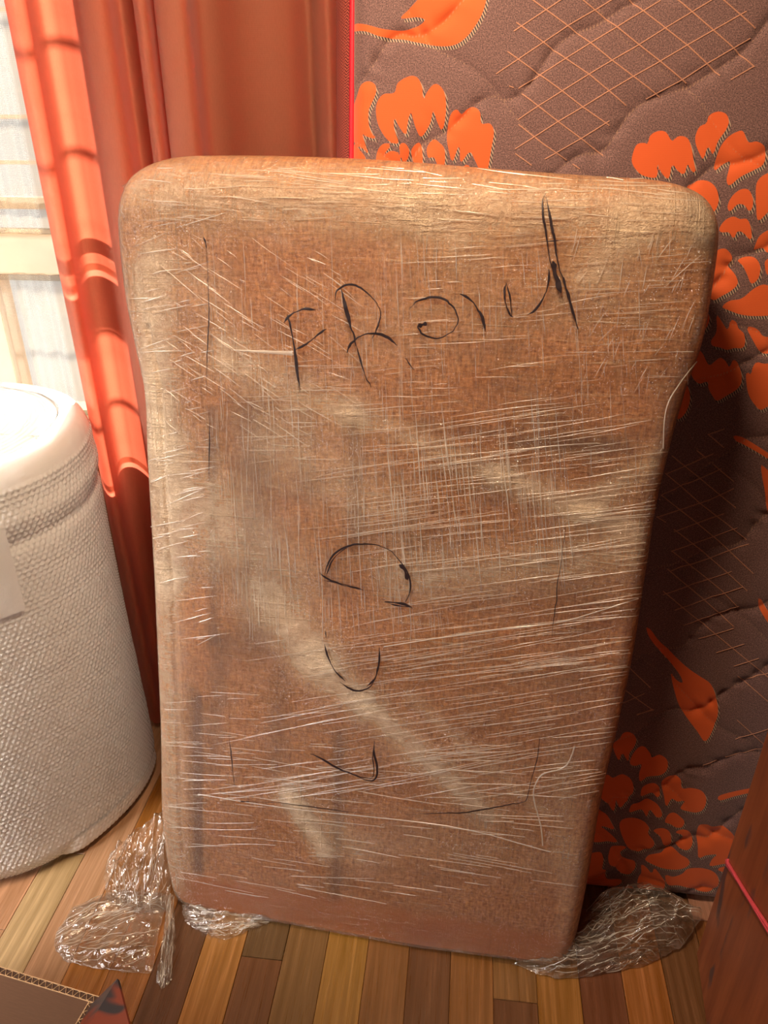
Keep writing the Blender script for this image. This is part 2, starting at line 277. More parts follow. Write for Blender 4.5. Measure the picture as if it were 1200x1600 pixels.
# ------------------------------------------------------------------ mattress
LEAN = math.atan(.167); tm = np.array([0, math.sin(LEAN), math.cos(LEAN)]); nm = np.array([0, -math.cos(LEAN), math.sin(LEAN)])
MO = np.array([0, 1.0, .004]); MX0 = -.182; MX1 = .74; MH = 1.9; MT = .19
def mat_ab(x, y):
    p = on_plane(x, y, MO, nm)-MO; return (p[0], p@tm)
def Z(org, sc, pts): return [mat_ab(org[0]+a/sc, org[1]+b/sc) for a, b in pts]
z1 = ((500, 0), 4.0); z2 = ((940, 150), 4.615); z3 = ((1020, 400), 5.333); z4 = ((900, 1130), 4.286); z5 = ((760, 0), 2.727); z6 = ((840, 640), 3.333); zp = ((0, 0), 1.0); z7 = ((840, 1100), 3.2)
PET = [
(z1, [(1040,0),(1020,80),(980,160),(920,240),(850,290),(760,300),(640,280),(520,255),(380,240),(300,210),(212,185),(190,160),(212,140),(290,165),(400,195),(520,200),(600,180),(660,140),(600,118),(510,128),(560,70),(600,30),(625,0),(660,-90),(800,-120),(1050,-90)]),
(z1, [(232,590),(260,530),(310,515),(350,540),(355,590),(330,650),(310,700),(310,780),(330,840),(360,875),(300,860),(270,840),(285,900),(310,970),(270,930),(200,870),(190,700)]),
(z1, [(470,590),(490,530),(560,488),(610,495),(640,550),(645,620),(642,690),(665,600),(720,535),(770,570),(788,640),(785,740),(765,820),(735,770),(710,700),(690,780),(635,860),(600,800),(570,710),(550,790),(540,850),(500,800),(465,735),(470,820),(495,900),(440,890),(390,830),(360,750),(360,660),(400,600)]),
(z1, [(800,800),(820,720),(855,692),(885,720),(920,690),(960,675),(1000,710),(1008,780),(1060,780),(1085,830),(1070,930),(1045,1070),(1010,1090),(970,1010),(935,955),(880,1020),(872,910),(830,1015),(810,960),(795,880)]),
(z1, [(360,960),(400,905),(445,915),(410,960),(400,985),(440,950),(490,960),(505,1010),(505,1060),(370,1060)]),
(z1, [(500,920),(530,900),(560,940),(550,1000),(520,1010)]), (z1, [(580,930),(620,895),(640,940),(640,1040),(590,1020),(575,970)]),
(z1, [(670,930),(710,875),(750,900),(780,940),(780,1030),(750,1060),(715,990),(680,990)]), (z1, [(890,1060),(920,1035),(950,1070),(950,1120),(890,1120)]), (z1, [(200,900),(250,940),(290,1000),(200,1000)]),
(z2, [(210,440),(240,360),(290,345),(320,350),(340,290),(400,260),(450,270),(485,325),(500,330),(540,298),(600,310),(630,370),(650,480),(665,560),(630,540),(605,500),(580,570),(530,540),(495,500),(470,600),(420,560),(385,490),(385,590),(290,580),(240,540),(210,490)]),
(z2, [(660,300),(690,230),(740,205),(760,150),(820,122),(880,140),(900,200),(870,270),(820,340),(790,430),(750,370),(720,460),(690,420),(665,360)]),
(z2, [(800,540),(830,400),(890,310),(950,270),(1000,262),(1040,340),(1100,335),(1160,370),(1170,430),(1150,500),(1080,540),(980,590),(905,650),(885,600),(920,480),(860,500)]),
(z2, [(600,660),(640,640),(690,612),(760,620),(810,670),(828,750),(805,825),(760,840),(700,740)]),
(z2, [(890,800),(920,730),(980,680),(1040,680),(1070,740),(1070,800),(1045,835),(1010,790),(960,785),(910,835)]),
(z2, [(830,960),(870,900),(930,872),(980,890),(1030,890),(1060,960),(1060,1040),(1000,985),(960,980),(935,1030),(900,985),(850,985)]),
(z2, [(1095,650),(1130,590),(1200,555),(1260,560),(1290,700),(1260,800),(1200,820),(1110,900),(1095,780)]),
(z2, [(1085,1100),(1120,1010),(1200,960),(1260,950),(1300,1040),(1260,1120),(1180,1130),(1150,1095),(1090,1110)]),
(z2, [(760,1400),(780,1250),(800,1130),(870,1100),(920,1140),(930,1180),(905,1220),(950,1290),(965,1350),(920,1400),(850,1440),(790,1470)]),
(z2, [(970,1185),(1030,1158),(1090,1165),(1125,1220),(1120,1290),(1100,1330),(1060,1350),(1030,1280),(1000,1220)]),
(z2, [(1170,1180),(1260,1150),(1290,1220),(1260,1300),(1180,1290),(1160,1230)]),
(z3, [(560,420),(620,370),(720,350),(820,270),(900,235),(970,250),(1100,230),(1160,340),(1100,450),(960,490),(800,495),(700,480),(620,450)]),
(z3, [(515,490),(540,510),(570,560),(610,610),(635,530),(680,550),(700,600),(740,640),(750,710),(730,760),(660,760),(600,775),(540,755),(480,740),(465,700),(500,650),(515,590)]),
(z3, [(770,600),(820,590),(870,620),(900,660),(960,670),(1100,640),(1150,720),(1100,780),(940,810),(880,790),(840,740)]),
(z3, [(300,900),(320,820),(360,775),(400,810),(450,900),(510,860),(545,840),(590,870),(625,920),(650,860),(690,880),(715,940),(720,1040),(680,1100),(600,1150),(520,1195),(490,1170),(450,1100),(440,1040),(370,1055),(310,990)]),
(z3, [(760,960),(800,980),(810,930),(850,880),(920,890),(1100,880),(1160,1040),(1100,1200),(960,1230),(880,1270),(830,1230),(780,1150),(760,1050)]),
(z3, [(180,1180),(220,1080),(270,1060),(295,1170),(270,1270),(210,1350),(150,1300)]), (z3, [(360,580),(400,470),(440,470),(455,510),(440,570),(400,620)]),
(z3, [(650,1485),(720,1495),(820,1550),(930,1620),(1100,1720),(1100,1780),(900,1650),(760,1570),(680,1530)]),
(z6, [(1150,285),(1190,310),(1300,400),(1340,480),(1300,560),(1200,540),(1175,430)]),
(zp, [(1008,976),(1015,980),(1026,995),(1044,1013),(1070,1037),(1090,1051),(1107,1063),(1116,1084),(1119,1108),(1112,1132),(1099,1152),(1087,1137),(1070,1115),(1058,1095),(1050,1068),(1046,1046),(1053,1056),(1064,1063),(1060,1050),(1045,1030),(1028,1012),(1012,990)]),
(z6, [(1140,970),(1160,985),(1200,1050),(1300,1150),(1320,1190),(1300,1220),(1200,1110),(1150,1030)]),
(z4, [(245,130),(290,90),(310,50),(350,42),(395,80),(385,130),(350,180),(345,240),(305,180),(285,230),(255,180)]),
(z4, [(355,250),(370,190),(410,140),(450,132),(490,180),(500,205),(550,185),(600,220),(600,280),(560,320),(480,335),(425,365),(415,330),(430,250),(390,265)]),
(z4, [(130,360),(200,318),(240,340),(300,316),(360,350),(378,420),(350,480),(290,540),(265,500),(245,565),(210,520),(150,460)]),
(z4, [(425,450),(440,400),(500,378),(545,400),(555,460),(530,470),(500,440),(460,455),(435,470)]),
(z4, [(350,570),(370,520),(420,510),(480,490),(540,520),(568,590),(530,600),(485,550),(465,600),(430,550)]),
(z4, [(565,380),(590,340),(640,325),(690,350),(700,410),(760,405),(830,425),(860,480),(840,550),(780,572),(720,560),(690,540),(720,500),(670,500),(630,480),(595,530),(580,460)]),
(z4, [(285,670),(300,620),(370,605),(440,625),(480,670),(475,710),(515,770),(500,810),(430,835),(370,830),(320,770)]),
(z4, [(510,690),(560,672),(610,690),(628,740),(620,790),(580,790),(555,730)]), (z4, [(585,630),(610,580),(650,570),(690,600),(715,630),(700,665),(660,668),(620,645)]),
(z4, [(655,700),(700,682),(750,700),(772,760),(750,815),(700,815),(655,775),(700,750),(700,720)]),
(z4, [(455,885),(500,855),(560,845),(600,815),(640,808),(690,850),(740,880),(745,920),(680,950),(580,945),(500,915)]),
(z4, [(800,700),(820,660),(870,655),(900,670),(960,665),(1010,690),(1050,740),(1050,830),(1020,900),(960,915),(885,925),(900,880),(930,850),(860,855),(810,870),(805,790)]),
(z4, [(210,870),(230,810),(280,795),(330,805),(290,840),(310,880),(350,890),(385,900),(390,940),(360,985),(300,980),(250,940),(220,920)]),
(z4, [(405,1030),(430,980),(430,920),(465,940),(500,980),(515,945),(550,980),(590,1050),(560,1100),(420,1090)]),
(z4, [(590,990),(640,1000),(700,980),(740,945),(830,940),(910,965),(945,1020),(930,1080),(870,1110),(780,1090),(680,1060),(610,1060)]),
(z4, [(60,870),(150,835),(178,880),(170,950),(195,960),(200,1020),(290,1020),(290,1050),(200,1105),(100,1110),(40,1000)]),
(z4, [(100,560),(190,580),(230,640),(250,685),(200,670),(100,640)]), (z4, [(90,650),(180,680),(270,765),(200,770),(90,760)]),
(z4, [(945,940),(1020,930),(1010,970),(950,960)]), (z4, [(310,1130),(345,1055),(400,1110),(430,1180),(350,1200)]),
(z4, [(945,460),(1050,430),(1200,405),(1230,420),(1200,432),(1060,460),(955,490)]),
]
polys = [catmull(Z(z[0], z[1], p), 4, True) for z, p in PET]
polys += [q+np.array([.41, .0]) for (z, p), q in zip(PET, polys) if z is z4 or z is z2 or z is z3]   # the repeat of the pattern beyond the frame
def sdf(px, py, sh=(0, 0)):
    D = np.full(px.shape, .05)
    for P in polys:
        Q = P+np.array(sh); lo = Q.min(0)-.02; hi = Q.max(0)+.02
        m = (px > lo[0])&(px < hi[0])&(py > lo[1])&(py < hi[1])
        if not m.any(): continue
        x = px[m][:, None]; y = py[m][:, None]; A = Q; B = np.roll(Q, -1, 0); e = B-A
        t = np.clip(((x-A[:, 0])*e[:, 0]+(y-A[:, 1])*e[:, 1])/(e[:, 0]**2+e[:, 1]**2+1e-12), 0, 1)
        d = np.sqrt(((x-A[:, 0]-t*e[:, 0])**2+(y-A[:, 1]-t*e[:, 1])**2).min(1))
        cr = ((A[:, 1] > y) != (B[:, 1] > y))&(x < e[:, 0]*(y-A[:, 1])/(e[:, 1]+1e-15)+A[:, 0])
        d = np.where(cr.sum(1)%2 == 1, -d, d); D[m] = np.minimum(D[m], d)
    return D
def seams(a, b):
    w = .010*np.sin((a+b)*23)+.006*np.sin(a*61+b*17)+.004*np.sin(a*103-b*71)
    s1 = (b-.66*a+w)/1.2/.125; d1 = np.abs(s1-np.round(s1))*.125
    w2 = .010*np.sin((a-b)*25+1)+.005*np.sin(a*55)
    s2 = (b+.80*a+w2+.05)/1.28/.16; d2 = np.abs(s2-np.round(s2))*.16
    return d1, d2
def face_h(a, b):
    d1, d2 = seams(a, b)
    q = .0058*(1-np.exp(-d1/.010))+.0035*(1-np.exp(-d2/.009))
    pk = .0030*np.sin(190*(b+.6*a)+6*vnoise(a*30, b*30))*np.exp(-d1/.010)*vnoise(a*14, b*14, 3)
    ed = np.minimum(np.minimum(a-MX0, MX1-a), np.minimum(b, MH-b))
    return (q+pk+.004*fbm(a*7, b*7, 5))*np.clip(ed/.03, 0, 1)**.5-.018*np.clip(1-ed/.025, 0, 1)**2
na, nb_ = 300, 620
aa = np.linspace(MX0, MX1, na); bb = np.linspace(0, MH, nb_); A_, B_ = np.meshgrid(aa, bb)
H_ = face_h(A_, B_); fa, fb = A_.ravel(), B_.ravel()
MOF = MO-nm*.0
V = MOF+fa[:, None]*np.array([1, 0, 0])+fb[:, None]*tm+H_.ravel()[:, None]*nm
d1, d2 = seams(fa, fb)
def fabric_mat():
    t = NT('quilted_damask'); uv = t.n('UVMap').outputs[0]
    n1 = t.noise(uv, 620, 2, .7); n2 = t.noise(uv, 260, 2, .6)
    base = t.mix(t.rng(n1, .35, .65), rgb(58, 40, 42), rgb(146, 108, 102)); base = t.mix(t.rng(n2, .35, .7, 0, .5), base, rgb(86, 58, 56))
    wv = t.n('TexWave', _bands_direction='Y', Vector=uv, Scale=260., Distortion=1., Detail=1.).outputs['Fac']
    org = t.mix(t.math('MULTIPLY', wv, .5), (.68, .105, .014, 1), (.55, .072, .011, 1))
    s1 = t.attr('petal'); s2 = t.attr('hatch')
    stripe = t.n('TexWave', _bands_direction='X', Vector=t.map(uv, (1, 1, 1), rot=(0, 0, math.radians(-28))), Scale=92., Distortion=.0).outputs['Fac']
    hat = t.mix(t.rng(stripe, .42, .55), rgb(52, 40, 44), rgb(166, 140, 120))  # woven hatching along the right and lower petal edges
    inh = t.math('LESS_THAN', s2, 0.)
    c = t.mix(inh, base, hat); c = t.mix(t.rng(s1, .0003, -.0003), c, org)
    seam = t.attr('seam'); dash = t.n('TexWave', _bands_direction='X', Vector=uv, Scale=70.).outputs['Fac']
    sm = t.math('MULTIPLY', t.rng(seam, .0016, .0008), t.rng(dash, .45, .6))
    c = t.mix(t.math('MULTIPLY', sm, .35), c, rgb(180, 140, 110))
    h = t.math('ADD', t.math('MULTIPLY', n1, .8), t.math('MULTIPLY', t.rng(s1, .0003, -.0003), .3))
    b = t.n('BsdfPrincipled', Base__Color=c, Roughness=.8, Normal=t.bump(h, .35, .0008), Sheen__Weight=.25, Sheen__Tint=(1, .8, .7, 1))
    return t.done(b)
mt = empty('mattress'); tagit(mt, 'brown quilted mattress with orange flowers standing on edge against the wall', 'mattress')
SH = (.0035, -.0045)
face = mesh_np('quilted_cover', V, grid_faces(nb_, na), fabric_mat(), mt, attrs={'petal': sdf(fa, fb), 'hatch': sdf(fa, fb, SH), 'seam': np.minimum(d1, d2)}, uv=np.stack([fa, fb], -1))
# bulging woven border, back and core
def herring():
    t = NT('woven_border'); co = t.n('TexCoord').outputs['Object']
    wa = t.n('TexWave', _bands_direction='Z', Vector=t.map(co, (1, 1, 1), rot=(math.radians(40), 0, 0)), Scale=110.).outputs['Fac']
    wb = t.n('TexWave', _bands_direction='Z', Vector=t.map(co, (1, 1, 1), rot=(math.radians(-40), 0, 0)), Scale=110.).outputs['Fac']
    k = t.n('TexWave', _bands_direction='Y', Vector=co, Scale=40., _wave_profile='SAW').outputs['Fac']
    w = t.mix(t.math('GREATER_THAN', k, .5), wa, wb)
    c = t.mix(w, rgb(96, 26, 26), rgb(178, 84, 66))
    return t.done(t.n('BsdfPrincipled', Base__Color=c, Roughness=.7, Normal=t.bump(w, .5, .001)))
per = [(MX0, 0), (MX0, MH), (MX1, MH), (MX1, 0)]
rows = []; NB = 14
loopP = []
for i in range(4):
    p, q = np.array(per[i]), np.array(per[(i+1)%4])
    for t in np.arange(40)/40: loopP.append(p+(q-p)*t)
loopP = np.array(loopP); cen = np.array([(MX0+MX1)/2, MH/2])
for k in range(NB):
    s = k/(NB-1); out = .036*math.sin(math.pi*s)**.7; r = []
    for p in loopP:
        o = np.array([(-1 if p[0] <= MX0+1e-6 else (1 if p[0] >= MX1-1e-6 else 0)), 0 if p[1] < MH-1e-6 else 1.])
        qq = p+o*out
        r.append(MOF+qq[0]*np.array([1, 0, 0])+max(qq[1], .001+.03*s*0)*tm-nm*(.012+s*(MT-.02)))
    rows.append(np.array(r+[r[0]]))
nl = len(loopP)+1
bo = np.concatenate(rows); bo[:, 2] = np.maximum(bo[:, 2], .002)
mesh_np('border', bo, grid_faces(NB, nl), herring(), mt)
bk = np.array([MOF+p[0]*np.array([1, 0, 0])+p[1]*tm-nm*(MT-.008) for p in per]); bk[:, 2] = np.maximum(bk[:, 2], .002)
mesh_np('back_cover', bk, np.array([[0, 1, 2, 3]]), simple('back_cloth', rgb(96, 66, 62), .8), mt, smooth=False)
def tube_np(P, r, n=8, closed=False):
    P = np.array(P, float); T = np.gradient(P, axis=0); T /= np.linalg.norm(T, axis=1)[:, None]+1e-12
    ref = np.array([0.31, .52, .79]); N = np.cross(T, ref); N /= np.linalg.norm(N, axis=1)[:, None]; B = np.cross(T, N)
    a = np.linspace(0, 2*math.pi, n+1); rr = np.broadcast_to(r, (len(P),))
    V = P[:, None]+rr[:, None, None]*(np.cos(a)[None, :, None]*N[:, None]+np.sin(a)[None, :, None]*B[:, None])
    return V.reshape(-1, 3), grid_faces(len(P), n+1)
M_pipe = simple('red_piping', rgb(190, 20, 40), .5, .1, 300)
pp = np.array([MOF+p[0]*np.array([1, 0, 0])+p[1]*tm-nm*.016 for p in [(MX0-.001, .004), (MX0-.001, MH), (MX1, MH), (MX1, .004)]])
pp = resample(pp, np.linspace(0, 1, 240)); pv, pf = tube_np(pp, .0045); mesh_np('piping', pv, pf, M_pipe, mt)
# pale grid threads woven into the cover
THR = [(z5, [(180,0),(345,120),(440,190),(530,265),(735,420)]), (z5, [(125,105),(240,188),(335,258),(435,325),(590,455)]), (z5, [(88,228),(225,325),(320,395),(410,465),(520,540)]), (z5, [(150,405),(300,522),(400,595),(495,665)]), (z5, [(135,535),(245,620),(340,685)]), (z5, [(365,-25),(395,0),(550,120),(640,195),(735,270),(845,360)]), (z5, [(570,-20),(600,5),(755,130),(850,205),(985,330)]), (z5, [(770,-20),(795,0),(955,138),(1040,210),(1130,293)]), (z5, [(960,-20),(985,0),(1060,65),(1135,130)]), (z5, [(120,658),(190,708)]), (z5, [(95,372),(115,380)]), (z5, [(365,700),(395,722)]),
(z5, [(115,143),(330,0),(360,-20)]), (z5, [(40,323),(135,260),(345,118),(535,5),(560,-15)]), (z5, [(135,383),(235,320),(440,190),(555,120),(735,12)]), (z5, [(133,515),(215,460),(430,325),(530,265),(650,195),(770,120),(970,0)]), (z5, [(120,640),(300,525),(410,460),(515,395),(625,330),(740,265),(850,200),(1095,60)]), (z5, [(245,683),(400,595),(520,520)]), (z5, [(675,428),(830,345),(930,280),(1115,172)]), (z5, [(1030,348),(1130,290)]),
(z6, [(690,230),(850,360),(1020,500)]), (z6, [(655,320),(750,400),(840,480),(970,580),(1080,670)]), (z6, [(635,435),(810,570),(930,670),(1110,840)]), (z6, [(700,610),(830,710),(970,830),(1080,930)]), (z6, [(690,725),(840,840),(950,930),(1035,1020)]), (z6, [(670,820),(850,970),(1010,1115)]), (z6, [(645,930),(800,1060),(960,1190),(1240,1420)]), (z6, [(610,545),(660,575)]), (z6, [(820,205),(870,245)]), (z6, [(910,280),(1010,365)]), (z6, [(875,118),(960,190)]),(z6,[(880,120),(960,92)]),
(z6, [(660,325),(905,222)]), (z6, [(640,435),(740,390),(950,300)]), (z6, [(610,550),(880,460),(1010,400)]), (z6, [(700,625),(870,560),(960,530)]), (z6, [(695,725),(1030,605)]), (z6, [(690,830),(1090,690)]), (z6, [(645,950),(1000,830)]), (z6, [(705,1030),(1060,910)]), (z6, [(750,1110),(1040,1015)]), (z6, [(830,1180),(1010,1125)]), (z6, [(920,1250),(1065,1205)]), (z6, [(1010,1320),(1140,1280)]), (z6, [(1050,1400),(1240,1345)]),
(z6, [(440,1300),(580,1430)]), (z6, [(430,1430),(590,1545)]), (z6, [(420,1520),(550,1460)]), (z6, [(510,1570),(600,1545)]), (z6, [(1030,1370),(1240,1545)]),
(z7, [(985,60),(1115,180),(1180,265)]), (z7, [(980,160),(1180,95)]), (z7, [(820,290),(890,268)]), (z7, [(930,250),(1180,200)]), (z7, [(490,38),(570,8)])]
tv, tf, no = [], [], 0
for z, p in THR:
    P = np.array(Z(z[0], z[1], p)); L = np.linalg.norm(np.diff(P, axis=0), axis=1).sum(); P = resample(P, np.linspace(0, 1, max(4, int(L/.004))))
    T = np.gradient(P, axis=0); T /= np.linalg.norm(T, axis=1)[:, None]; N = np.stack([-T[:, 1], T[:, 0]], 1)
    for s, hh in ((-1, .0004), (0, .0012), (1, .0004)):
        Q = P+N*s*.00085
        tv.append(MOF+Q[:, :1]*np.array([1, 0, 0])+Q[:, 1:]*tm+(face_h(Q[:, 0], Q[:, 1])+hh)[:, None]*nm)
    n = len(P); i = np.arange(n-1)
    for s in (0, 1): tf.append(np.stack([no+s*n+i, no+(s+1)*n+i, no+(s+1)*n+i+1, no+s*n+i+1], 1))
    no += 3*n
tagit(mesh_np('grid_thread', np.concatenate(tv), np.concatenate(tf), simple('pale_thread', rgb(176, 124, 100), .7, .15, 400), mt), kind='stuff')
reorigin(mt, ((MX0+MX1)/2, 1.09, 0))
# ------------------------------------------------------------------ wrapped package
pb = .062
fA = at_z(285, 1407, .017); fB = at_z(880, 1509, .017)
pw = (fB-fA)/np.linalg.norm(fB-fA); pn0 = np.array([-pw[1], pw[0], 0]); a8 = math.radians(8.0)
pt = np.array([0, 0, 1.])*math.cos(a8)+pn0*math.sin(a8); pn = np.cross(pw, pt); 
PO = fA-pn*pb
def pk_uv(x, y, n=0.):
    d = on_plane(x, y, PO+pn*n, pn)-PO; return (d@pw, d@pt)
oL = [(283,1407,1),(270,1388,.6),(266,1340,.3),(263,1250,0),(262,1120,0),(257,960,0),(252,830,0),(247,720,0),(244,620,0),(230,545,0),(217,475,0),(209,400,0),(206,330,0),(207,298,0)]
oT = [(207,298,0),(216,276,0),(240,258,0),(280,246,0),(340,243,0),(450,244,0),(600,250,0),(750,262,0),(900,273,0),(1010,280,0),(1062,290,0),(1094,306,0),(1110,330,0)]
oR = [(884,1509,1),(898,1490,.7),(906,1440,.3),(920,1350,0),(940,1230,0),(965,1120,0),(988,1010,0),(1008,880,0),(1022,790,0),(1042,700,0),(1068,605,0),(1094,530,0),(1108,450,0),(1117,380,0),(1116,350,0),(1110,330,0)]
oB = [(283,1407,1),(340,1420,1),(420,1434,1),(520,1453,1),(640,1475,1),(760,1491,1),(830,1502,1),(884,1509,1)]
def uvc(P): return catmull([pk_uv(x, y, f*pb) for x, y, f in P], 6)
cL, cT, cR_, cB = map(uvc, (oL, oT, oR, oB))
def edgy(n):
    t = np.linspace(0, 1, n); return t-.10*np.sin(4*math.pi*t)/(2*math.pi)*0+(.5-.5*np.cos(math.pi*t)-t)*.62
def coons(L, R, B, T, S, Q):
    l, r = resample(L, Q), resample(R, Q); b, t = resample(B, S), resample(T, S)
    s = S[None, :, None]; q = Q[:, None, None]
    P = (1-s)*l[:, None]+s*r[:, None]+(1-q)*b[None]+q*t[None]
    return P-((1-s)*(1-q)*b[0]+s*(1-q)*b[-1]+(1-s)*q*t[0]+s*q*t[-1])
def prof_edge(d, r):   # quarter-round rise over distance r
    x = np.clip(d/r, 0, 1); return np.sqrt(1-(1-x)**2)
def pack_surface(ns, nq, extra, fine, side):
    S, Q = edgy(ns), edgy(nq); P = coons(cL, cR_, cB, cT, S, Q)
    u, v = P[..., 0], P[..., 1]; Wd = (P[:, -1, 0]-P[:, 0, 0])[:, None]; Hd = (P[-1, :, 1]-P[0, :, 1])[None, :]
    dl = S[None, :]*Wd; drr = (1-S[None, :])*Wd; db = Q[:, None]*Hd; dt = (1-Q[:, None])*Hd
    rl = .035; rr = .038; rt = .06
    e = prof_edge(dl, rl)*prof_edge(drr, rr)*prof_edge(dt, rt)*prof_edge(db, .008)
    if side > 0:
        h = (pb+extra)*e
        env = np.clip(np.minimum(np.minimum(dl, drr), dt)/.05, 0, 1)*np.clip(db/.03, 0, 1)
        h = h-.016*np.exp(-((dl-.058+.01*Q[:, None])/.0045)**2)*.30*env*(Q[:, None] < .84)
        h = h-.012*np.clip(1-dl/.055, 0, 1)*env                                   # chamfered left side
        h = h+.010*(fbm(u*4, v*4, 2)-.5)*env+.004*(fbm(u*16, v*12, 9)-.5)*env      # lumpy contents
        h = h+.006*np.sin(np.clip(dt/.16, 0, 1)*math.pi)*env*vnoise(u*5, v*2, 21)
        h = h-.006*np.exp(-((v-.66)/.05)**2)*env
        if fine:
            rid = 1-np.abs(2*vnoise(u*3+v*1.3, v*150+u*22, 4)-1); rid2 = 1-np.abs(2*vnoise(u*170-v*10, v*5, 8)-1)
            rid3 = 1-np.abs(2*vnoise((u+v)*90, (u-v)*9, 12)-1)
            h = h+env*(.0011*rid**3*vnoise(u*6, v*9, 31)+.0010*rid2**3*vnoise(u*5, v*5, 37)+.0012*rid3**4*vnoise(u*8, v*6, 41)+.0012*(fbm(u*60, v*60, 6)-.5))
    else:
        h = -(pb+extra)*prof_edge(dl, .03)*prof_edge(drr, .03)*prof_edge(dt, .05)*prof_edge(db, .006)
    X = PO+u[..., None]*pw+v[..., None]*pt+h[..., None]*pn
    # the band under the front edge: near the foot the silhouette belongs to the front face
    k = np.clip(1-db/.008, 0, 1); X = X
    return X.reshape(-1, 3), np.stack([u.ravel(), v.ravel()], -1), P.shape[:2]
def pack_mesh(name, ns, nq, extra, fine, mat, attrsf=None, parent=None):
    X, uv, sh = pack_surface(ns, nq, extra, fine, 1); Y, uv2, _ = pack_surface(ns, nq, extra, fine, -1)
    X[:, 2] = np.maximum(X[:, 2], .003); Y[:, 2] = np.maximum(Y[:, 2], .002)
    V = np.concatenate([X, Y]); F = np.concatenate([grid_faces(*sh[:2]), grid_faces(*sh[:2], off=len(X), flip=True)])
    at = attrsf(V) if attrsf else None
    return mesh_np(name, V, F, mat, parent, attrs=at, uv=np.concatenate([uv, uv2])), X, grid_faces(*sh[:2])
def capsules(V, caps):
    q = proj(V); r = np.zeros(len(V))
    for x0, y0, x1, y1, w, k in caps:
        e = np.array([x1-x0, y1-y0], float); d = q-np.array([x0, y0]); t = np.clip((d@e)/(e@e+1e-9), 0, 1)
        dd = np.linalg.norm(d-t[:, None]*e, axis=1); r = r+k*np.exp(-(dd/w)**2)
    return r
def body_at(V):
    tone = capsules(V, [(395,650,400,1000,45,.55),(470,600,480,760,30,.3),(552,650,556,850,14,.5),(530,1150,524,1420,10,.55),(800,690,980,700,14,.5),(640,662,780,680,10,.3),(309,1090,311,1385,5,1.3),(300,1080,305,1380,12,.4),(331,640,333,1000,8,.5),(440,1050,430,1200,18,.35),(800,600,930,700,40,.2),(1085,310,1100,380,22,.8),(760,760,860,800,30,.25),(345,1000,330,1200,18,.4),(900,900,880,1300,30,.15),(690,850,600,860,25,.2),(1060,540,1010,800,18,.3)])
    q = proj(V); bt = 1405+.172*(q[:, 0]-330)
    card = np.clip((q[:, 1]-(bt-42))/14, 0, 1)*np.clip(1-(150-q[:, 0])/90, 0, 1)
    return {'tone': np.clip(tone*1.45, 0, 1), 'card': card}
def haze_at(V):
    hz = .03+1.0*capsules(V, [(240,300,1080,330,55,.42),(240,400,262,900,32,.5),(214,420,250,700,14,.25),(255,900,270,1380,26,.35),(350,560,540,640,34,.3),(540,640,780,742,18,.30),(780,742,980,822,22,.42),(620,905,1010,858,40,.34),(415,930,500,1030,40,.45),(480,1030,570,1100,26,.38),(560,1090,760,1272,20,.42),(640,1090,850,1270,11,.2),(448,1240,505,1330,15,.55),(455,1240,560,1330,26,.22),(900,800,1045,705,22,.35),(1000,350,920,430,35,.3),(260,700,340,860,50,.3),(430,690,600,790,55,.25),(340,780,480,900,40,.2),(600,1310,880,1340,50,.12),(620,1170,860,1240,50,.06),(880,1180,890,1500,20,.14),(300,420,360,540,40,.2),(650,340,720,380,60,.2),(600,500,1000,460,70,.14)])  # narrow left-rim band paints sunlight onto the doubled film
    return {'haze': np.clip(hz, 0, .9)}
def body_mat():
    t = NT('brown_wrap'); uv = t.n('UVMap').outputs[0]
    f1 = t.noise(t.map(uv, (260, 60, 1)), 1., 3, .7); f2 = t.noise(t.map(uv, (90, 300, 1)), 1., 3, .7); f3 = t.noise(uv, 22, 4)
    m = t.math('ADD', t.math('MULTIPLY', f1, .5), t.math('MULTIPLY', f2, .5))
    c = t.mix(t.rng(m, .38, .62), (.29, .08, .016, 1), (.90, .38, .105, 1))
    c = t.mix(t.rng(f3, .35, .7, 0, .35), c, (.34, .13, .045, 1))
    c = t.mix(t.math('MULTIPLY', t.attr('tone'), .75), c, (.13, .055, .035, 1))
    k = t.noise(t.map(uv, (3, 60, 1)), 1., 3)
    c = t.mix(t.attr('card'), c, t.mix(k, (.52, .15, .025, 1), (.60, .19, .035, 1)))
    return t.done(t.n('BsdfPrincipled', Base__Color=c, Roughness=.6, Normal=t.bump(m, .6, .0015)))
